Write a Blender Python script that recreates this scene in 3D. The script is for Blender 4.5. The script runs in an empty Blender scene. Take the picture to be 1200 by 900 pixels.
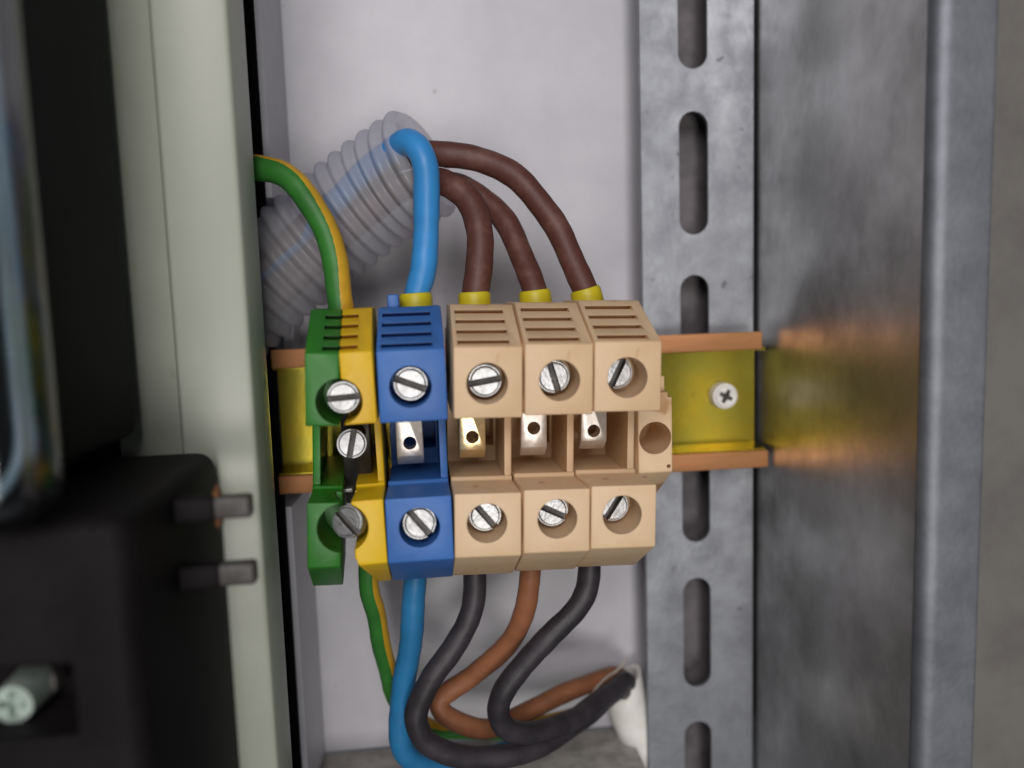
import bpy, bmesh, math, random
from mathutils import Vector, Matrix

random.seed(7)
S = bpy.context.scene
C = S.collection
MM = 0.001
def P(x, d, z):            # mm: across, out from the back wall, up
    return Vector((x * MM, -d * MM, z * MM))

# ---------------------------------------------------------------- camera
cd = bpy.data.cameras.new("camera")
cam = bpy.data.objects.new("camera", cd); C.objects.link(cam)
cd.sensor_width = 36.0
cd.lens = 28.5
cd.clip_start = 0.005
cd.clip_end = 20.0
right = Vector((0.99318209, -0.11241801, -0.03084688))
up = Vector((0.04294539, 0.10684147, 0.99334817))
fwd = Vector((0.1083745, 0.98790035, -0.11094087))
cam.matrix_world = Matrix((
    (right.x, up.x, -fwd.x, 0.0),
    (right.y, up.y, -fwd.y, -0.228),
    (right.z, up.z, -fwd.z, 0.0),
    (0, 0, 0, 1)))
cd.dof.use_dof = True
cd.dof.focus_distance = 0.176
cd.dof.aperture_fstop = 8.0
S.camera = cam

# ---------------------------------------------------------------- light
w = bpy.data.worlds.new("World"); S.world = w
w.use_nodes = True
bgn = w.node_tree.nodes["Background"]
bgn.inputs[0].default_value = (0.80, 0.88, 1.0, 1)
bgn.inputs[1].default_value = 0.07

def area(name, loc, target, size, power, col):
    l = bpy.data.lights.new(name, "AREA"); l.shape = "RECTANGLE"
    l.size, l.size_y = size; l.energy = power; l.color = col
    o = bpy.data.objects.new(name, l); C.objects.link(o)
    o.location = loc
    o.rotation_euler = (Vector(target) - Vector(loc)).to_track_quat("-Z", "Y").to_euler()
    return o
area("room_window_light", (-0.12, -0.95, 0.40), (0.0, 0, -0.02), (0.5, 0.4), 5.4, (1.0, 0.96, 0.97))
area("room_lamp_light", (0.03, -0.95, -0.20), (0.0, 0, -0.04), (0.20, 0.24), 2.5, (1.0, 0.965, 0.94))

S.view_settings.view_transform = "Standard"
S.view_settings.look = "None"
S.view_settings.exposure = 0.0
S.view_settings.gamma = 1.0
S.render.filter_size = 2.8
S.render.engine = "CYCLES"
S.cycles.max_bounces = 10
S.cycles.transparent_max_bounces = 16
S.cycles.transmission_bounces = 8

# ---------------------------------------------------------------- materials
def lin(c):
    return tuple(((v / 255) / 12.92 if v / 255 <= 0.04045 else ((v / 255 + 0.055) / 1.055) ** 2.4) for v in c)

def mat(name, col, rough=0.5, metal=0.0, col2=None, scale=120.0, mix=(0.42, 0.62), rough2=None,
        bump=0.0, bscale=900.0, round_edge=0.0, spec=0.5, stretch=(1, 1, 1), specks=None, detail=5.0):
    m = bpy.data.materials.new(name); m.use_nodes = True
    nt = m.node_tree; N = nt.nodes; L = nt.links
    b = N["Principled BSDF"]
    b.inputs["Base Color"].default_value = (*col, 1)
    b.inputs["Roughness"].default_value = rough
    b.inputs["Metallic"].default_value = metal
    b.inputs["Specular IOR Level"].default_value = spec
    tc = N.new("ShaderNodeTexCoord")
    mp = N.new("ShaderNodeMapping"); L.new(tc.outputs["Object"], mp.inputs[0])
    mp.inputs["Scale"].default_value = stretch
    if col2 is not None:
        n = N.new("ShaderNodeTexNoise"); n.inputs["Scale"].default_value = scale
        n.inputs["Detail"].default_value = detail; n.inputs["Roughness"].default_value = 0.62
        L.new(mp.outputs[0], n.inputs["Vector"])
        r = N.new("ShaderNodeValToRGB")
        r.color_ramp.elements[0].position, r.color_ramp.elements[1].position = mix
        r.color_ramp.elements[0].color = (*col, 1); r.color_ramp.elements[1].color = (*col2, 1)
        L.new(n.outputs["Fac"], r.inputs[0])
        out = r.outputs[0]
        if rough2 is not None:
            mr = N.new("ShaderNodeMapRange")
            mr.inputs["From Min"].default_value, mr.inputs["From Max"].default_value = mix
            mr.inputs["To Min"].default_value, mr.inputs["To Max"].default_value = rough, rough2
            L.new(n.outputs["Fac"], mr.inputs["Value"]); L.new(mr.outputs[0], b.inputs["Roughness"])
        if specks is not None:
            sc, th, scol = specks
            n2 = N.new("ShaderNodeTexNoise"); n2.inputs["Scale"].default_value = sc; n2.inputs["Detail"].default_value = 3
            L.new(tc.outputs["Object"], n2.inputs["Vector"])
            r2 = N.new("ShaderNodeValToRGB")
            r2.color_ramp.elements[0].position, r2.color_ramp.elements[1].position = th, th + 0.05
            r2.color_ramp.elements[0].color = (0, 0, 0, 1); r2.color_ramp.elements[1].color = (1, 1, 1, 1)
            L.new(n2.outputs["Fac"], r2.inputs[0])
            mx = N.new("ShaderNodeMix"); mx.data_type = "RGBA"
            L.new(r2.outputs[0], mx.inputs[0]); L.new(out, mx.inputs[6]); mx.inputs[7].default_value = (*scol, 1)
            out = mx.outputs[2]
        L.new(out, b.inputs["Base Color"])
    nrm = None
    if round_edge > 0:
        bv = N.new("ShaderNodeBevel"); bv.samples = 4; bv.inputs["Radius"].default_value = round_edge * MM
        nrm = bv.outputs[0]
    if bump > 0:
        n3 = N.new("ShaderNodeTexNoise"); n3.inputs["Scale"].default_value = bscale; n3.inputs["Detail"].default_value = 4
        L.new(mp.outputs[0], n3.inputs["Vector"])
        bp = N.new("ShaderNodeBump"); bp.inputs["Strength"].default_value = bump
        bp.inputs["Distance"].default_value = 0.0004
        L.new(n3.outputs["Fac"], bp.inputs["Height"])
        if nrm is not None: L.new(nrm, bp.inputs["Normal"])
        nrm = bp.outputs[0]
    if nrm is not None: L.new(nrm, b.inputs["Normal"])
    return m

M = {}
M["panel"] = mat("white_panel_paint", (0.59, 0.58, 0.615), 0.38, col2=(0.47, 0.46, 0.50), scale=28, mix=(0.35, 0.75), bump=0.10, bscale=700, specks=(230, 0.74, (0.28, 0.26, 0.27)))
M["floor"] = mat("dusty_grey_paint", (0.46, 0.43, 0.39), 0.7, col2=(0.30, 0.28, 0.25), scale=160, bump=0.2)
M["cream"] = mat("cream_paint", (0.43, 0.45, 0.37), 0.36, col2=(0.37, 0.39, 0.315), scale=22, mix=(0.3, 0.8), bump=0.06, bscale=500, round_edge=0.8, specks=(110, 0.73, (0.25, 0.24, 0.18)))
M["zinc"] = mat("galvanised_steel", (0.38, 0.395, 0.42), 0.48, 0.9, col2=(0.26, 0.27, 0.295), scale=95, mix=(0.35, 0.68), rough2=0.58, bump=0.12, bscale=700, specks=(210, 0.69, (0.16, 0.16, 0.17)))
M["zinc_wall"] = mat("smeared_galvanised_steel", (0.62, 0.615, 0.605), 0.30, 0.95, col2=(0.19, 0.183, 0.176), scale=22, mix=(0.38, 0.70), rough2=0.42, bump=0.08, bscale=600, stretch=(1, 1, 0.9), detail=10)
M["zinc_dark"] = mat("dull_dusty_steel", (0.16, 0.145, 0.15), 0.6, 0.3, col2=(0.10, 0.09, 0.095), scale=90, bump=0.1)  # dark tone standing in for shade behind the upright's slots
M["zinc_lip"] = mat("worn_galvanised_edge", (0.27, 0.285, 0.31), 0.58, 0.8, col2=(0.19, 0.20, 0.22), scale=120, mix=(0.35, 0.7), bump=0.12, round_edge=1.0)
M["rail"] = mat("yellow_passivated_zinc", (0.56, 0.41, 0.035), 0.21, 0.95, col2=(0.40, 0.37, 0.06), scale=48, mix=(0.35, 0.68), bump=0.05, bscale=500)
M["rail_lip"] = mat("orange_passivated_zinc", (0.86, 0.39, 0.18), 0.34, 0.55, col2=(0.68, 0.33, 0.13), scale=70, bump=0.10, bscale=600, stretch=(0.2, 1, 1), round_edge=0.5)
M["blue"] = mat("blue_polyamide", lin((60, 114, 188)), 0.48, col2=lin((54, 104, 174)), scale=60, bump=0.08, bscale=1200, round_edge=0.3)
M["green"] = mat("green_polyamide", lin((42, 122, 30)), 0.45, col2=lin((36, 108, 26)), scale=60, bump=0.08, bscale=1200, round_edge=0.3)
M["yellow"] = mat("yellow_polyamide", lin((234, 192, 14)), 0.45, col2=lin((224, 178, 12)), scale=60, bump=0.08, bscale=1200, round_edge=0.3)
M["beige"] = mat("beige_polyamide", lin((230, 199, 160)), 0.5, col2=lin((220, 186, 144)), scale=45, bump=0.08, bscale=1200, round_edge=0.3, specks=(95, 0.63, lin((190, 146, 102))))
M["steel"] = mat("zinc_plated_screw", (0.53, 0.53, 0.53), 0.40, 0.88, col2=(0.36, 0.36, 0.355), scale=420, mix=(0.4, 0.65), bump=0.22, bscale=1500, round_edge=0.2)
M["grime"] = mat("grimy_slot_steel", (0.16, 0.15, 0.14), 0.6, 0.4, col2=(0.08, 0.075, 0.07), scale=500, bump=0.2)  # dark tone painted into the screw slots in place of shade
M["bar"] = mat("tinned_brass", (0.80, 0.74, 0.68), 0.40, 0.6, col2=(0.68, 0.60, 0.52), scale=300, bump=0.1, round_edge=0.2)
M["bar_gold"] = mat("bright_brass", (0.90, 0.72, 0.40), 0.32, 0.75, col2=(0.78, 0.60, 0.32), scale=300, bump=0.1, round_edge=0.2)
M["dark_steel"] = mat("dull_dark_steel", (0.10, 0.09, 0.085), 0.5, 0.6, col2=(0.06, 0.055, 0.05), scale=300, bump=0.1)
M["lug"] = mat("grey_lug_steel", (0.10, 0.095, 0.09), 0.5, 0.3, col2=(0.06, 0.055, 0.05), scale=250, bump=0.15, round_edge=0.5)
M["rust"] = mat("rust", (0.14, 0.055, 0.02), 0.9, col2=(0.22, 0.10, 0.03), scale=900, bump=0.5, bscale=1800)
M["w_blue"] = mat("bright_blue_pvc", lin((58, 146, 214)), 0.42, col2=lin((52, 136, 200)), scale=60, bump=0.08)
M["w_blue2"] = mat("teal_blue_pvc", lin((40, 118, 168)), 0.45, col2=lin((36, 106, 152)), scale=60, bump=0.08)
M["w_brown"] = mat("dark_brown_pvc", lin((88, 50, 42)), 0.55, col2=lin((122, 84, 74)), scale=150, mix=(0.48, 0.78), bump=0.2)
M["w_brown2"] = mat("light_brown_pvc", lin((152, 98, 66)), 0.5, col2=lin((132, 84, 56)), scale=90, bump=0.1)
M["w_black"] = mat("black_pvc", lin((44, 40, 44)), 0.5, col2=lin((60, 55, 60)), scale=110, bump=0.1)
M["w_green"] = mat("green_pvc", lin((52, 122, 44)), 0.5, col2=lin((46, 108, 40)), scale=90, bump=0.08)
M["w_yellow"] = mat("yellow_pvc", lin((206, 160, 36)), 0.5, col2=lin((188, 146, 36)), scale=90, bump=0.08)
M["collar"] = mat("yellow_collar_plastic", lin((206, 190, 34)), 0.45, col2=lin((196, 178, 30)), scale=80, round_edge=0.3)
M["sheath"] = mat("white_sheath_pvc", (0.86, 0.84, 0.79), 0.5, col2=(0.74, 0.72, 0.66), scale=110, bump=0.1, round_edge=0.5)
M["bakelite"] = mat("black_bakelite", (0.008, 0.0065, 0.0075), 0.6, spec=0.10, col2=(0.012, 0.010, 0.011), scale=80, bump=0.06, round_edge=1.2)
M["dark_body"] = mat("dark_meter_case", (0.007, 0.008, 0.009), 0.6, spec=0.12, col2=(0.011, 0.012, 0.013), scale=60, bump=0.05, round_edge=1.5)
M["rim"] = mat("smoky_clear_plastic_edge", (0.26, 0.33, 0.38), 0.22, col2=(0.18, 0.23, 0.27), scale=60, spec=0.7)  # highlight on the cover edge put into a pale colour
M["plate"] = mat("dark_blue_grey_plate", (0.085, 0.105, 0.135), 0.3, col2=(0.030, 0.036, 0.052), scale=40, mix=(0.4, 0.6), stretch=(3, 1, 0.1), spec=0.6)  # blue-grey streaks painted as the reflections of the clear cover
M["tan_wall"] = mat("tan_paint", (0.17, 0.16, 0.145), 0.7, col2=(0.135, 0.125, 0.115), scale=40, bump=0.15)
M["pale_screw"] = mat("pale_zinc_screw", (0.56, 0.66, 0.58), 0.45, 0.4, col2=(0.42, 0.52, 0.45), scale=380, bump=0.25, bscale=1400, round_edge=0.2)
M["head"] = mat("bright_zinc_screw", (0.85, 0.83, 0.79), 0.5, 0.0, col2=(0.72, 0.70, 0.66), scale=300, bump=0.1, round_edge=0.2)

def conduit_mat():
    m = bpy.data.materials.new("translucent_conduit_pvc"); m.use_nodes = True
    nt = m.node_tree; N = nt.nodes; L = nt.links
    b = N["Principled BSDF"]; out = N["Material Output"]
    b.inputs["Base Color"].default_value = (0.74, 0.73, 0.76, 1); b.inputs["Roughness"].default_value = 0.20
    t = N.new("ShaderNodeBsdfTransparent"); t.inputs[0].default_value = (0.86, 0.86, 0.92, 1)
    tr = N.new("ShaderNodeBsdfTranslucent"); tr.inputs[0].default_value = (0.74, 0.73, 0.76, 1)
    m1 = N.new("ShaderNodeMixShader"); m1.inputs[0].default_value = 0.35
    L.new(b.outputs[0], m1.inputs[1]); L.new(tr.outputs[0], m1.inputs[2])
    m2 = N.new("ShaderNodeMixShader"); m2.inputs[0].default_value = 0.52
    L.new(m1.outputs[0], m2.inputs[1]); L.new(t.outputs[0], m2.inputs[2])
    L.new(m2.outputs[0], out.inputs[0])
    return m
M["conduit"] = conduit_mat()
def cover_mat():
    m = bpy.data.materials.new("clear_cover_plastic"); m.use_nodes = True
    nt = m.node_tree; N = nt.nodes; L = nt.links
    b = N["Principled BSDF"]
    b.inputs["Base Color"].default_value = (0.86, 0.93, 0.96, 1); b.inputs["Roughness"].default_value = 0.10
    b.inputs["Transmission Weight"].default_value = 1.0; b.inputs["IOR"].default_value = 1.47
    return m
M["cover"] = cover_mat()

# ---------------------------------------------------------------- mesh helpers (all in mm until linked)
def V(x, d, z): return Vector((x, -d, z))

def prism(profile, x0, x1, bevel=0.0, seg=2):
    """closed (d,z) outline extruded across"""
    bm = bmesh.new()
    a = [bm.verts.new(V(x0, d, z)) for d, z in profile]
    b = [bm.verts.new(V(x1, d, z)) for d, z in profile]
    n = len(profile)
    bm.faces.new(a); bm.faces.new(b[::-1])
    for i in range(n):
        bm.faces.new((a[i], b[i], b[(i + 1) % n], a[(i + 1) % n]))
    bmesh.ops.recalc_face_normals(bm, faces=bm.faces)
    if bevel: bmesh.ops.bevel(bm, geom=bm.edges[:], offset=bevel, segments=seg, affect="EDGES", profile=0.5, clamp_overlap=True)
    return bm

def plan(profile, z0, z1, bevel=0.0, seg=2):
    """closed (x,d) outline extruded upward"""
    bm = bmesh.new()
    a = [bm.verts.new(V(x, d, z0)) for x, d in profile]
    b = [bm.verts.new(V(x, d, z1)) for x, d in profile]
    n = len(profile)
    bm.faces.new(a); bm.faces.new(b[::-1])
    for i in range(n):
        bm.faces.new((a[i], b[i], b[(i + 1) % n], a[(i + 1) % n]))
    bmesh.ops.recalc_face_normals(bm, faces=bm.faces)
    if bevel: bmesh.ops.bevel(bm, geom=bm.edges[:], offset=bevel, segments=seg, affect="EDGES", profile=0.5, clamp_overlap=True)
    return bm

def box(x0, x1, d0, d1, z0, z1, bevel=0.0, seg=2):
    return prism([(d0, z0), (d1, z0), (d1, z1), (d0, z1)], x0, x1, bevel, seg)

def rod(c, r0, r1, d0, d1, seg=40):
    """cylinder pointing out of the wall from depth d0 to d1; c = (x, z)"""
    bm = bmesh.new()
    rings = []
    for d, r in ((d0, r0), (d1, r1)):
        rings.append([bm.verts.new(V(c[0] + r * math.cos(t * 2 * math.pi / seg), d, c[1] + r * math.sin(t * 2 * math.pi / seg))) for t in range(seg)])
    for i in range(seg):
        bm.faces.new((rings[0][i], rings[0][(i + 1) % seg], rings[1][(i + 1) % seg], rings[1][i]))
    bm.faces.new(rings[0]); bm.faces.new(rings[1])
    bmesh.ops.recalc_face_normals(bm, faces=bm.faces)
    return bm

def slot_bm(x, z0, z1, wd, d0, d1, seg=14):
    r = wd / 2
    pts = [(x + r * math.cos(math.pi * i / seg), z1 - r + r * math.sin(math.pi * i / seg)) for i in range(seg + 1)]
    pts += [(x - r * math.cos(math.pi * i / seg), z0 + r - r * math.sin(math.pi * i / seg)) for i in range(seg + 1)]
    bm = bmesh.new()
    a = [bm.verts.new(V(px, d0, pz)) for px, pz in pts]
    b = [bm.verts.new(V(px, d1, pz)) for px, pz in pts]
    n = len(pts)
    bm.faces.new(a); bm.faces.new(b)
    for i in range(n): bm.faces.new((a[i], b[i], b[(i + 1) % n], a[(i + 1) % n]))
    bmesh.ops.recalc_face_normals(bm, faces=bm.faces)
    return bm

def spin(bm, ang, axis="Y", piv=(0, 0, 0)):
    p = V(*piv)
    bmesh.ops.transform(bm, matrix=Matrix.Translation(p) @ Matrix.Rotation(math.radians(ang), 4, axis) @ Matrix.Translation(-p), verts=bm.verts)
    return bm

def cut(bm, cutters, op="DIFFERENCE"):
    """solid minus (or joined with) the cutters; returns a new bmesh"""
    me = bpy.data.meshes.new("tmp"); bm.to_mesh(me); bm.free()
    o = bpy.data.objects.new("tmp", me); C.objects.link(o)
    extra = []
    for k in cutters:
        mk = bpy.data.meshes.new("tmp"); k.to_mesh(mk); k.free()
        ko = bpy.data.objects.new("tmp", mk); C.objects.link(ko); extra.append(ko)
        md = o.modifiers.new("b", "BOOLEAN"); md.operation = op; md.solver = "EXACT"; md.object = ko
    dg = bpy.context.evaluated_depsgraph_get(); dg.update()
    res = bmesh.new()
    ev = o.evaluated_get(dg); res.from_mesh(ev.to_mesh()); ev.to_mesh_clear()
    for q in [o] + extra:
        md = q.data; bpy.data.objects.remove(q); bpy.data.meshes.remove(md)
    return res

def obj(name, bm, mats, parent=None, origin=(0, 0, 0), sharp=35, smooth=True):
    """link a bmesh (mm, world layout) as one mesh object; origin in mm"""
    o3 = V(*origin)
    bmesh.ops.translate(bm, verts=bm.verts, vec=-o3)
    bmesh.ops.scale(bm, verts=bm.verts, vec=(MM, MM, MM))
    me = bpy.data.meshes.new(name); bm.to_mesh(me); bm.free()
    for m_ in (mats if isinstance(mats, (list, tuple)) else [mats]): me.materials.append(m_)
    if smooth:
        for p in me.polygons: p.use_smooth = True
        me.set_sharp_from_angle(angle=math.radians(sharp))
    o = bpy.data.objects.new(name, me); C.objects.link(o)
    if parent is not None:
        o.parent = parent
        o.location = o3 * MM - Vector(parent.location)
    else:
        o.location = o3 * MM
    return o

def thing(name, label, cat, at=(0, 0, 0), group=None):
    o = bpy.data.objects.new(name, None); C.objects.link(o)
    o.empty_display_size = 0.01
    o.location = V(*at) * MM
    tag(o, label, cat, group)
    return o
def tag(o, label, cat, group=None):
    o["label"] = label; o["category"] = cat
    if group: o["group"] = group
    return o
def struct(o):
    o["kind"] = "structure"; return o

def catmull(pts, n=10):
    p = [V(*q) for q in pts]
    p = [p[0] * 2 - p[1]] + p + [p[-1] * 2 - p[-2]]
    out = []
    for i in range(1, len(p) - 2):
        a, b, c, e = p[i - 1], p[i], p[i + 1], p[i + 2]
        for k in range(n):
            t = k / n
            out.append(0.5 * ((2 * b) + (c - a) * t + (2 * a - 5 * b + 4 * c - e) * t * t + (3 * b - a - 3 * c + e) * t ** 3))
    out.append(p[-2])
    return out

def hose(path, rad, seg=24, stripe=None, caps=True):
    """tube along a path; rad is a number or function of (t, length in mm); stripe(angle)->material index"""
    bm = bmesh.new()
    T = []
    for i in range(len(path)):
        a = path[max(0, i - 1)]; b = path[min(len(path) - 1, i + 1)]
        T.append((b - a).normalized())
    Yv = Vector((0, 1, 0)); prev = None; rings = []; s = 0
    for i, p in enumerate(path):
        if i: s += (p - path[i - 1]).length
        n = T[i].cross(Yv)
        if stripe is None and prev is not None: n = prev - T[i] * prev.dot(T[i])
        n.normalize(); prev = n
        bvec = n.cross(T[i])
        r = rad(i / (len(path) - 1), s) if callable(rad) else rad
        rings.append([bm.verts.new(p + (n * math.cos(2 * math.pi * k / seg) + bvec * math.sin(2 * math.pi * k / seg)) * r) for k in range(seg)])
    for i in range(len(rings) - 1):
        for k in range(seg):
            f = bm.faces.new((rings[i][k], rings[i][(k + 1) % seg], rings[i + 1][(k + 1) % seg], rings[i + 1][k]))
            if stripe: f.material_index = stripe(2 * math.pi * (k + 0.5) / seg, i / (len(rings) - 1))
    if caps:
        bm.faces.new(rings[0]); bm.faces.new(rings[-1])
    bmesh.ops.recalc_face_normals(bm, faces=bm.faces)
    return bm

# ================================================================ THE SETTING
ZT, ZB = 150, -131
struct(obj("back_wall", box(-33, 112, -2, 0, ZB, ZT), M["panel"]))
struct(obj("enclosure_floor", box(-33, 56.6, 0.3, 30, -134, -131.3, 0.4), M["floor"]))
# bent edge of the back wall, behind the cream upright
struct(obj("wall_return", plan([(-33.0, 0.2), (-33.0, 0.4), (-34.6, 22.0), (-36.0, 22.0), (-40.0, -2), (-33.2, -2)], -170, -52), M["panel"]))
struct(obj("wall_return", plan([(-33.0, 0.2), (-33.0, 0.4), (-34.6, 22.0), (-36.0, 22.0), (-40.0, -2), (-33.2, -2)], 25, ZT), M["panel"]))
struct(obj("wall_return", plan([(-33.0, 0.2), (-33.0, 0.4), (-33.6, 9.0), (-36.0, 9.0), (-40.0, -2), (-33.2, -2)], -52, 25), M["panel"]))
struct(obj("left_wall", box(-140, -40.2, -3, -1, -170, ZT), M["dark_body"]))  # black sheet added to keep the void behind the cream upright dark
struct(obj("right_wall", box(106.5, 230, 66, 68, -190, 170), M["tan_wall"]))

# ---------------------------------------------------------------- galvanised upright
up_t = thing("slotted_upright", "galvanised steel upright with a column of long slots, on the right", "upright", (75, 0, -131))
fl = box(59.4, 90.7, 12.6, 14.0, -165, ZT, 0.25, 1)
zs = [46.4 + 43 * k for k in range(-4, 3)]
zs = [z for z in (132.4, 89.4, 46.4, 3.5, -38.6, -81.2, -123.9)]
fl = cut(fl, [slot_bm(74.0 + 0.002 * (-z), z - 32.2, z, 8.0, 10, 18) for z in zs])
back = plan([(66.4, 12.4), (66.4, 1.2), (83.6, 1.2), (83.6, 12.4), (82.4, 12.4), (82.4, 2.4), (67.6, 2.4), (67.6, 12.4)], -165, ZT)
obj("backing_channel", back, M["zinc_dark"], up_t, (75, 6, 0))  # dark channel added behind the slots so they look shaded inside
obj("slotted_flange", fl, M["zinc"], up_t, (75, 13, 0))
obj("side_web", box(91.4, 92.8, 0.3, 87.6, -165, ZT), M["zinc_wall"], up_t, (92, 40, 0))
lip = plan([(91.2, 87.8), (91.35, 88.6), (91.8, 89.4), (92.5, 90.0), (93.4, 90.4), (94.4, 90.5), (102.6, 90.5), (103.0, 90.0), (103.0, 80), (101.6, 80), (101.6, 88.2), (93, 88.2), (92.6, 87.8)], -165, ZT)
obj("front_lip", lip, M["zinc_lip"], up_t, (97, 88, 0))

# ---------------------------------------------------------------- yellow DIN rail
rt = thing("mounting_rail", "yellow passivated steel mounting rail with orange lips carrying the terminal blocks", "rail", (26.5, 14.3, -30.2))
XL, XR = -37.0, 90.0
web = prism([(15.9, -17.6), (15.9, -42.6), (23.0, -43.2), (23.0, -44.2), (14.8, -43.9), (14.8, -16.3), (23.0, -16.0), (23.0, -17.0)], XL, XR)
web = cut(web, [box(65.4, 68.6, 15.6, 18, -29.5, -28.5), box(71.0, 72.8, 15.6, 18, -29.6, -28.2)])
obj("web", web, M["rail"], rt, (26, 15, -30))
obj("lip", box(XL, XR - 1.2, 22.9, 24.1, -16.6, -11.9, 0.3), M["rail_lip"], rt, (26, 24, -14))
obj("lip", box(XL, XR + 0.6, 22.9, 24.1, -48.2, -43.6, 0.3), M["rail_lip"], rt, (26, 24, -46))
# cross-recess screw fixing the rail
hx, hz = 80.7, -29.3
head = rod((hx, hz), 3.6, 3.35, 16.0, 19.4)
bmesh.ops.bevel(head, geom=[e for e in head.edges if all(v.co.y < -19.3 for v in e.verts)], offset=0.6, segments=3, affect="EDGES")
rec = [spin(box(hx - 1.9, hx + 1.9, 18.2, 22, hz - 0.5, hz + 0.5), a, "Y", (hx, 20, hz)) for a in (28, 118)]
head = cut(head, rec + [spin(box(hx - 1.2, hx + 1.2, 19.1, 22, hz - 0.14, hz + 0.14), a, "Y", (hx, 20, hz)) for a in (73, -17)])
head.normal_update()
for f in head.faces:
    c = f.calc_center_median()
    if -19.2 < c.y < -17.9 and math.hypot(c.x - hx, c.z - hz) < 2.3: f.material_index = 1  # recess faces coloured dark to stand in for shade inside the cross
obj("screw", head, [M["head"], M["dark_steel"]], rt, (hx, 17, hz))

# ---------------------------------------------------------------- cream upright
ct = thing("painted_upright", "cream painted sheet metal upright between the black meter and the terminals", "upright", (-43, 40, -131))
cp = plan([(-32.6, 53.5), (-32.6, 67.0), (-33.0, 67.8), (-33.8, 68.1), (-46.2, 68.1), (-46.9, 67.3), (-47.3, 63.0), (-48.0, 62.4), (-60.0, 62.4), (-60.0, 61.0),
           (-47.2, 61.0), (-46.2, 61.8), (-45.7, 66.7), (-34.0, 66.7), (-34.0, 53.5)], -170, ZT)
obj("front_sheet", cp, M["cream"], ct, (-43, 66, 0), 30)

# ---------------------------------------------------------------- black meter and its cover box
mt = thing("electricity_meter", "black electricity meter with a clear glossy cover at the upper left", "meter", (-80, 30, -24))
obj("body", box(-140, -54.2, 68.6, 111.5, -24.5, 150, 2.0, 3), M["dark_body"], mt, (-80, 40, 60))
cov = box(-139, -48.4, 112, 127, -27.2, 150, 4.0, 5)
cov = cut(cov, [box(-150, -50.2, 100, 125.2, -25.4, 170, 2.6, 4)])
obj("cover", cov, M["cover"], mt, (-80, 110, 60))
highlight_path = [V(-50.6, 120.5, 150), V(-50.6, 120.5, 60), V(-50.6, 120.5, -14)]
for k in range(9):
    a_ = math.pi / 2 * k / 8
    highlight_path.append(V(-60.6 + 10 * math.cos(a_), 120.5, -15.6 - 10 * math.sin(a_)))
highlight_path.append(V(-139, 120.5, -25.6))
obj("cover_rim", hose(highlight_path, 0.75, 14), M["rim"], mt, (-80, 120, 60))  # pale tube standing in for the highlight along the cover edge
obj("register_plate", box(-138, -63, 112.5, 116, -12, 150, 1.0, 2), M["plate"], mt, (-80, 114, 60))  # added plate, its streaked colour stands in for reflections in the cover
obj("inner_frame", cut(box(-138, -54.0, 111.8, 119, -22.5, 150, 1.5, 2), [box(-130, -62, 114, 130, -14, 160, 1.0, 2)]), M["dark_body"], mt, (-80, 100, 60))

bt = thing("terminal_cover_box", "black bakelite box with two grey lugs on its right side, lower left corner", "cover box", (-80, 60, -131))
bb = box(-140, -39.7, 70, 118, -190, -27.8, 3.2, 4)
bb = cut(bb, [box(-75, -48.4, 105, 122, -57.6, -47.4, 0.6, 2)])
obj("body", bb, M["bakelite"], bt, (-80, 90, -100))
for z0 in (-34.2, -45.2):
    obj("sleeve", box(-40.5, -33.6, 95.2, 98.6, z0 - 0.15, z0 + 3.75, 0.5, 2), M["bakelite"], bt, (-37, 97, z0 + 1.8))
    obj("lug", box(-34.0, -28.1, 95.4, 98.4, z0, z0 + 3.6, 0.6, 3), M["lug"], bt, (-31, 97, z0 + 1.8))
rs = bmesh.new()
bmesh.ops.create_icosphere(rs, subdivisions=3, radius=1.0)
for v in rs.verts:
    k = 1 + 0.22 * math.sin(v.co.x * 7 + v.co.z * 9) + 0.15 * math.sin(v.co.y * 13 + v.co.z * 5)
    v.co = Vector((v.co.x * 0.9 * k, v.co.y * 1.2, v.co.z * 2.9 * k)) + V(-33.4, 96.6, -32.3)
obj("rusty_washer", rs, M["rust"], bt, (-33, 97, -32))
sx, sz = -59.0, -55.0
sh = rod((sx, sz), 3.2, 2.7, 106, 113.0)
sh = cut(sh, [spin(box(sx - 1.9, sx + 1.9, 111.3, 115, sz - 0.55, sz + 0.55), a, "Y", (sx, 112, sz)) for a in (4, 94)])
obj("screw", sh, M["pale_screw"], bt, (sx, 110, sz))
obj("spring_clip", box(-54.4, -53.5, 106, 112, -54.0, -51.4, 0.3), M["lug"], bt, (-54, 109, -52))  # small metal piece added in place of a glint in the recess

# ================================================================ TERMINALS
ZC = -30.7
PROF = [(76.0, -9.9), (59.0, -2.1), (40.0, -2.1), (33.0, -8.0), (24.4, -8.0), (24.4, -52.0), (33.0, -52.0), (40.0, -60.0),
        (59.0, -60.0), (74.2, -51.1), (74.2, -38.4), (58.3, -39.5), (57.9, -38.7), (57.0, -38.7), (57.0, -24.4), (76.0, -23.4)]
SL = (Vector((59.0, -2.1)), Vector((76.0, -9.9)))

def ribs(x0, x1, fr=(0.19, 0.43, 0.67, 0.90)):
    out = []
    for f in fr:
        c = SL[0].lerp(SL[1], f)
        out.append(prism([(c.x - 3.4, c.y - 0.25), (c.x + 6, c.y - 0.55), (c.x + 6, c.y + 0.38), (c.x - 3.4, c.y + 0.38)], x0, x1))
    return out

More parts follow.
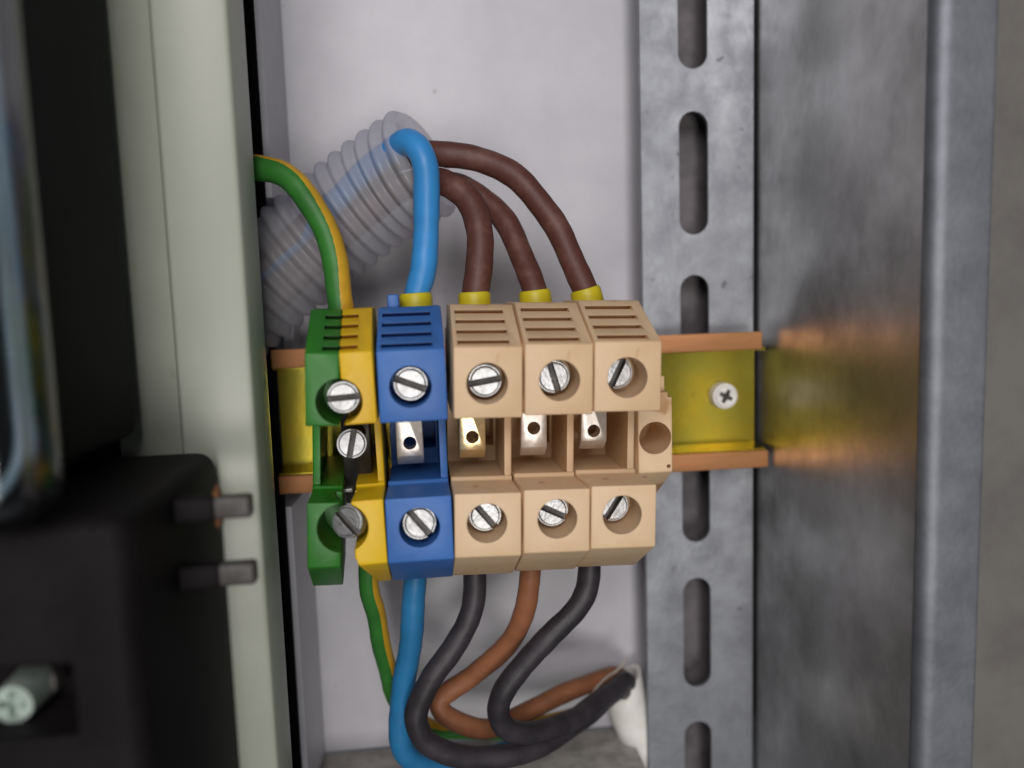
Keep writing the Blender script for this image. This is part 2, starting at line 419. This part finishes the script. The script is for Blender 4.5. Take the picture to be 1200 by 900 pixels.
def screw_bm(r=3.22, h=3.0, slot=1.25):
    bm = rod((0, 0), r, r, -h, 0)
    top = [e for e in bm.edges if all(abs(v.co.y) < 1e-6 for v in e.verts)]
    bmesh.ops.bevel(bm, geom=top, offset=0.55, segments=3, affect="EDGES")
    bm = cut(bm, [box(-5, 5, -1.9, 2, -slot / 2, slot / 2)])
    return bm
def slot_shade(bm, lo, hi, test):
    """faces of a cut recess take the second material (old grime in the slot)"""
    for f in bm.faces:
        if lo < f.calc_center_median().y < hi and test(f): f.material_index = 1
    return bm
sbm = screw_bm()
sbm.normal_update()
slot_shade(sbm, 0.15, 2.2, lambda f: abs(f.calc_center_median().z) < 0.7 and abs(f.calc_center_median().x) < 3.3)
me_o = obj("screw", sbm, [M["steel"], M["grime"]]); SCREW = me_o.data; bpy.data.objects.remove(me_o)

def screw(parent, x, d, z, ang, tilt=(0, 0), scale=1.0):
    o = bpy.data.objects.new("screw", SCREW); C.objects.link(o)
    o.parent = parent
    o.location = V(x, d, z) * MM - Vector(parent.location)
    o.rotation_euler = (Matrix.Rotation(math.radians(tilt[0]), 4, "X") @ Matrix.Rotation(math.radians(tilt[1]), 4, "Z") @ Matrix.Rotation(math.radians(-ang), 4, "Y")).to_euler()
    o.scale = (scale,) * 3
    return o

def bar(x0, x1, ztop, zbot, d, hole):
    b = prism([(d - 4, ztop), (d, ztop), (d, zbot + 2.2), (d - 2.6, zbot), (d - 4, zbot)], x0, x1, 0.2, 1)
    return cut(b, [rod(hole, 1.4, 1.4, d - 6, d + 2, 24)])

def housing(x0, wd, wall=1.55, up_c=None, lo_c=None, r=3.95, rib=True, rib_x=(0.9, 2.3), extra=()):
    bm = prism(PROF, x0, x0 + wd, 0.3, 2)
    k = [box(x0 - 1, x0 + wd - wall, 36.0, 57.25, -39.7, -24.6),              # open middle bay
         box(x0 + 6.6, x0 + wd - wall - 0.5, 25.5, 40, -36.0, -24.8),  # deeper slot beside the bar
         rod(up_c, r, r, 66.0, 80), rod(lo_c, r, r, 65.0, 80)]
    if rib: k += ribs(x0 + rib_x[0], x0 + wd - rib_x[1])
    return cut(bm, k + list(extra))

def block(name, label, cat, x0, wd, tilt, m, up_s, lo_s, bar_m, bar_hole_z, group=None, bar_z=-34.6, collar=None, tab=False):
    """up_s / lo_s: (dx from left of centre hole, screw depth, slot angle)"""
    cx = x0 + wd / 2
    t = thing(name, label, cat, (cx, 24.4, ZC), group)
    up_c = (x0 + wd / 2 + up_s[0], -16.8); lo_c = (x0 + wd / 2 + lo_s[0], -44.4)
    h = housing(x0, wd, up_c=up_c, lo_c=lo_c)
    if tab: h = cut(h, [box(x0 + 1.8, x0 + 4.2, 52, 57, -4, 0.6, 0.4, 2)], "UNION")
    obj("housing", h, m, t, (cx, 24.4, ZC))
    screw(t, up_c[0] + up_s[3], up_s[1], up_c[1] + up_s[4], up_s[2], up_s[5] if len(up_s) > 5 else (0, 0))
    screw(t, lo_c[0] + lo_s[3], lo_s[1], lo_c[1] + lo_s[4], lo_s[2], lo_s[5] if len(lo_s) > 5 else (0, 0))
    bx = x0 + 2.0
    obj("clamp_bar", bar(bx, bx + 5.8, -18, bar_z, 53.5, (bx + 2.9, bar_hole_z)), bar_m, t, (bx, 50, -28))
    t.rotation_euler = (0, math.radians(tilt), 0)
    return t

G = "screw terminal blocks on the rail"
block("terminal_block", "blue terminal block between the green and yellow block and the beige ones", "terminal block",
      -8.4, 12.75, -0.3, M["blue"], (-0.35, 73.6, -22, 0, 0.3), (0.0, 74.0, -52, 0.1, 0.8, (-6, 6)), M["bar"], -31.5, G, bar_z=-36.6, tab=True)
block("terminal_block", "beige terminal block beside the blue one, with a bright golden clamp bar", "terminal block",
      5.2, 13.1, 1.7, M["beige"], (-0.2, 71.4, 10, 0, 0), (-0.2, 70.0, -50, 0, 0.3), M["bar_gold"], -30.9, G, bar_z=-36.0)
block("terminal_block", "middle beige terminal block, its upper screw slot nearly upright", "terminal block",
      18.75, 13.2, 1.7, M["beige"], (0.1, 71.0, 108, -0.3, 0.2), (0.1, 69.6, -25, -0.2, 0.3), M["bar"], -29.6, G, bar_z=-36.2)
block("terminal_block", "beige terminal block at the right end, next to the small end bracket", "terminal block",
      32.2, 13.2, 1.7, M["beige"], (-0.1, 69.6, 65, -0.4, 0.3), (-0.3, 69.0, 58, -0.5, 0.4), M["bar"], -30.9, G, bar_z=-35.4)

# ---- earth terminal: a green half and a yellow half, splayed apart at the bottom
et = thing("terminal_block", "green and yellow earth terminal block at the left end of the row", "terminal block", (-15.6, 24.4, ZC), G)
PE = [(d, z) for d, z in PROF]
gh = prism(PE, -22.7, -16.45, 0.3, 2)
gh = cut(gh, [box(-21.1, -10, 20, 58, -38.9, -24.6)])
gh = cut(gh, ribs(-19.6, -10))
spin(gh, 2.8, "Y", (-19.5, 24, ZC)); spin(gh, 3.6, "Z", (-16.4, 72, ZC))
yh = prism(PE, -14.95, -8.85, 0.3, 2)
yh = cut(yh, [box(-20, -10.3, 20, 58, -38.9, -24.6)])
yh = cut(yh, ribs(-17, -11.6))
# cut the lower inside corner of the yellow half back to a slant
yh = cut(yh, [spin(box(-27, -14.7, 10, 90, -80, -49.8), -17, "Y", (-14.7, 50, -49.8))])
spin(yh, -1.2, "Y", (-12, 24, ZC)); spin(yh, 1.2, "Z", (-12, 72, ZC))
holes = lambda: [rod((-15.7, -19.0), 4.3, 4.3, 64, 80), rod((-16.5, -43.6), 4.85, 4.85, 62, 80)]
gh = cut(gh, holes()); yh = cut(yh, holes())
o = obj("housing_half", gh, M["green"], et, (-15.6, 24.4, ZC)); o["label"] = "green left half of the housing"
o = obj("housing_half", yh, M["yellow"], et, (-15.6, 24.4, ZC)); o["label"] = "yellow right half of the housing"
screw(et, -15.1, 74.8, -18.4, 3, (0, 0), 0.93)
screw(et, -16.0, 73.0, -42.7, -48, (-14, -20), 0.98)
screw(et, -15.0, 63.0, -29.3, 78, (-8, 4), 0.93)
obj("clamp_plate", prism([(44, -24.5), (50, -24.5), (50, -30), (46, -46), (44, -46)], -18.4, -12.2, 0.4, 2), M["dark_steel"], et, (-15, 48, -35))
obj("shank", rod((-15.0, -29.3), 2.0, 2.0, 46, 60.4, 24), M["dark_steel"], et, (-15, 50, -29))
obj("pin", box(-18.4, -16.3, 50.0, 52.6, -41.9, -41.0, 0.2), M["steel"], et, (-17, 51, -41.4))  # small steel piece added as the highlight on the clamp plate's edge

# ---- end bracket
ebt = thing("end_bracket", "small beige end bracket with a round hole, right of the last terminal", "end bracket", (50, 24.4, ZC))
eb = prism([(57, -22.4), (57, -40.2), (44, -48.5), (24.5, -50), (24.5, -12), (40, -14), (48, -18.5), (48, -22.4)], 46.2, 53.9, 0.3, 2)
eb = cut(eb, [rod((50.0, -32.5), 3.6, 3.6, 40, 60), rod((53.0, -39.0), 0.45, 0.45, 54, 60, 12), box(52.9, 56, 40, 60, -23.6, -12)])
obj("body", eb, M["beige"], ebt, (50, 24.4, ZC))
obj("nib", box(46.3, 53.2, 30, 54, -22.6, -19.2, 0.3), M["beige"], ebt, (50, 40, -20))

# ================================================================ WIRES
def wire(name, label, pts, r, m, collar=None, stripe=None, seg=24):
    path = catmull(pts, 24 if stripe else 9)
    ph = random.uniform(0, 6)
    # hand-bent wire: never a perfect curve, slightly uneven gauge
    acc = 0.0
    for i in range(1, len(path) - 6):
        acc += (path[i] - path[i - 1]).length
        path[i] = path[i] + Vector((0.16 * math.sin(acc * 0.31 + ph), 0, 0.14 * math.sin(acc * 0.23 + 2 * ph)))
    bm = hose(path, lambda t, q: r * (1 + 0.018 * math.sin(q * 0.42 + ph) + 0.012 * math.sin(q * 1.3 + 3 * ph)), seg, stripe)
    o = obj(name, bm, m, None, pts[len(pts) // 2], 60)
    tag(o, label, "wire", "wires in the terminals")
    if collar:
        x, d, z0, z1, rc, tx = collar
        k = bmesh.new()
        a = V(x, d, z0); b = V(x - tx, d, z1)
        k = hose([a, a.lerp(b, 0.12), a.lerp(b, 0.5), a.lerp(b, 0.88), b], lambda t, s: rc if 0.05 < t < 0.95 else rc - 0.35, 28)
        obj("collar", k, M["collar"], o, (x, d, z0), 60)
    return o
two = lambda a, t: 1 if math.cos(a) > max(0.05, 0.80 - 1.15 * max(0.0, t - 0.30)) else 0
two_b = lambda a, t: 1 if math.cos(a) > 0.45 else 0

wire("blue_wire", "bright blue wire coming out of the grey conduit down into the blue terminal",
     [(-64, 20, -16), (-45, 21, 2), (-22, 25, 21), (-10.7, 33.0, 29.5), (-4.2, 41.0, 33.0), (-0.4, 46.5, 33.2), (2.0, 49.5, 28.8), (2.4, 49.0, 21.4), (2.1, 48.0, 14.2), (0.9, 48.0, 6.0), (-0.5, 48.0, 0.4), (-0.9, 48.0, -5.2)],
     2.85, M["w_blue"], (-0.7, 48, -5, 0.75, 3.6, 0.2))
wire("brown_wire", "dark brown wire sweeping in the widest arc to the right-hand beige terminal",
     [(-64, 22, -14), (-44, 22, 4), (-21.1, 25, 22.0), (-7.0, 32, 30.5), (1.0, 36.5, 32.2), (6.8, 39, 31.9), (14.4, 40, 30.6), (23.2, 42, 25.6), (30.1, 44, 16.8), (34.0, 46, 8.0), (37.1, 48, -0.3), (38.0, 48, -6.5)],
     2.85, M["w_brown"], (38.2, 48, -5, 0.6, 3.5, 1.4))
wire("brown_wire.001", "dark brown wire bending down sharply into the beige terminal beside the blue one",
     [(-62, 24, -24), (-42, 24, -6), (-19.4, 27, 13.5), (-5.2, 33, 24.0), (3.6, 38, 26.0), (8.6, 41.5, 24.2), (12.4, 43.5, 20.0), (14.0, 46, 13.2), (13.3, 47, 6.6), (12.2, 48, 0), (12.0, 48, -5.6)],
     3.05, M["w_brown"], (12.1, 48, -5, 0.6, 3.6, 0.1))
wire("brown_wire.002", "dark brown wire in the inner arc to the middle beige terminal",
     [(-62, 19, -20), (-42, 20, -1), (-19.5, 22, 17.0), (-5.3, 27, 26.0), (3.8, 33, 26.2), (10.6, 35, 25.2), (16.3, 37, 21.4), (20.4, 40, 16.0), (23.6, 44, 7.8), (25.4, 48, 0), (25.8, 48, -6.1)],
     2.75, M["w_brown"], (25.9, 48, -5, 0.6, 3.6, 0.5))
wire("earth_wire", "green and yellow wire arching over from the cream upright into the earth terminal",
     [(-60, 37, 27.5), (-48, 38, 29.8), (-40.1, 40, 30.0), (-33.9, 41.5, 29.0), (-27.9, 44, 26.8), (-23.0, 46, 21.7), (-19.5, 47.5, 15.1), (-17.8, 48.5, 7.4), (-17.0, 49, 0.0), (-16.9, 49, -7.3)],
     2.75, [M["w_green"], M["w_yellow"]], None, two, 160)
wire("earth_wire.001", "thin green and yellow wire dropping from the earth terminal behind the lower blue wire",
     [(-14.0, 48, -56), (-14.2, 47, -64.8), (-13.4, 44, -73.1), (-12.3, 38, -85.3), (-11.0, 32, -97.7), (-7.7, 27, -107.5), (-0.9, 22, -114.6), (7.1, 20, -117.0), (20.0, 19, -118.5), (39.2, 16, -117.5), (51.5, 10, -114.5), (56.0, 10, -119.5)],
     2.25, [M["w_green"], M["w_yellow"]], None, two_b, 120)
wire("blue_wire.001", "teal blue wire hanging below the blue terminal and curving right at the bottom",
     [(-3.3, 48, -56), (-4.0, 48, -66.2), (-5.2, 47, -76.6), (-7.4, 45, -89.8), (-9.1, 44, -99.7), (-8.3, 43, -107.9), (-3.2, 41, -113.6), (7.2, 38, -115.8), (18.1, 33.5, -115.8), (30.0, 27, -116.4), (43.2, 18, -113.8), (52.0, 10, -113), (56.8, 7.5, -119)],
     2.7, M["w_blue2"])
wire("black_wire", "black wire below the first beige terminal looping down in front of the others",
     [(10.4, 48, -56), (9.6, 48, -67.2), (7.9, 49, -73.8), (3.9, 50, -80.5), (-1.2, 51, -86.4), (-4.4, 51, -92.8), (-4.6, 51, -97.3), (-1.9, 50, -102.9), (5.9, 48, -108.0), (17.3, 45, -110.1), (27.4, 40, -110.4), (39.2, 30, -109.7), (48.4, 19, -110.4), (52.6, 12, -113.2), (54.8, 8.4, -118.6)],
     2.65, M["w_black"])
wire("brown_wire.003", "light brown wire below the middle beige terminal, curling back to the right",
     [(23.0, 48, -56), (22.4, 47, -68.5), (20.6, 45, -76.4), (16.3, 42, -85.2), (9.1, 39, -92.0), (3.4, 38, -96.0), (0.7, 38, -98.8), (1.9, 38, -102.4), (7.6, 37, -106.6), (14.2, 35, -108.4), (23.5, 30, -107.6), (35.7, 25, -105.5), (47.0, 17, -106.8), (52.6, 10, -110.6), (55.6, 7.0, -117.8)],
     2.5, M["w_brown2"])
wire("black_wire.001", "black wire below the right-hand beige terminal, bending towards the white cable",
     [(37.2, 48, -56), (36.3, 48, -67.0), (33.2, 49, -73.0), (26.6, 50, -78.9), (19.9, 50, -85.6), (15.3, 50, -91.8), (14.2, 49, -97.7), (16.9, 47, -102.8), (23.9, 43, -106.2), (33.6, 36, -107.6), (44.9, 25, -108.1), (51.4, 16, -108.9), (54.8, 10.5, -112.2), (56.0, 8.0, -118)],
     2.65, M["w_black"])

# ---------------------------------------------------------------- white cable
sheath_path = catmull([(53.0, 7.4, -109.0), (54.6, 6.8, -117), (56.6, 6.6, -124), (59.3, 6.5, -132), (62.2, 6.5, -142), (67, 6.5, -178)], 8)
sb = hose(sheath_path, 6.1, 36, caps=True)
sb = cut(sb, [hose(catmull([(51.6, 8.4, -104), (54.0, 7.1, -114), (56.4, 6.6, -123)], 6), 4.9, 32), spin(box(30, 80, -10, 40, -112.5, -85), -38, "Y", (55, 10, -112.5))])
tag(obj("white_cable", sb, M["sheath"], None, (56, 8, -140), 50), "white sheathed cable rising at the bottom beside the slotted upright", "cable")

# ---------------------------------------------------------------- corrugated conduit
cpath = []
ctrl = catmull([(-70, 21, -22.5), (-58, 22, -12.5), (-45.8, 23, -2.2), (-32.9, 24.0, 8.0), (-19.9, 25.5, 17.8), (-8.0, 28.8, 25.6), (3.2, 34.2, 31.4)], 40)
tot = sum((ctrl[i] - ctrl[i - 1]).length for i in range(1, len(ctrl)))
PITCH = 4.05
def crad(t, s):
    u = ((tot - s) / PITCH) % 1.0
    return 12.0 + 1.5 * (0.5 - 0.5 * math.cos(2 * math.pi * u)) ** 0.8
outer = hose(ctrl, crad, 48, caps=False)
cds = obj("corrugated_conduit", outer, M["conduit"], None, (-20, 38, 16), 80)
sol = None
tag(cds, "translucent grey corrugated conduit the blue and brown wires come out of", "conduit")

strand = hose(catmull([(34, 33, -110.5), (44, 22.5, -105.6), (50, 17.2, -104.9), (53.6, 14.6, -103.0)], 10), 0.38, 10)
tag(obj("loose_strand", strand, M["bar"], None, (46, 22, -106), 60), "thin bright bare strand lying over the black wires by the white cable", "strand")
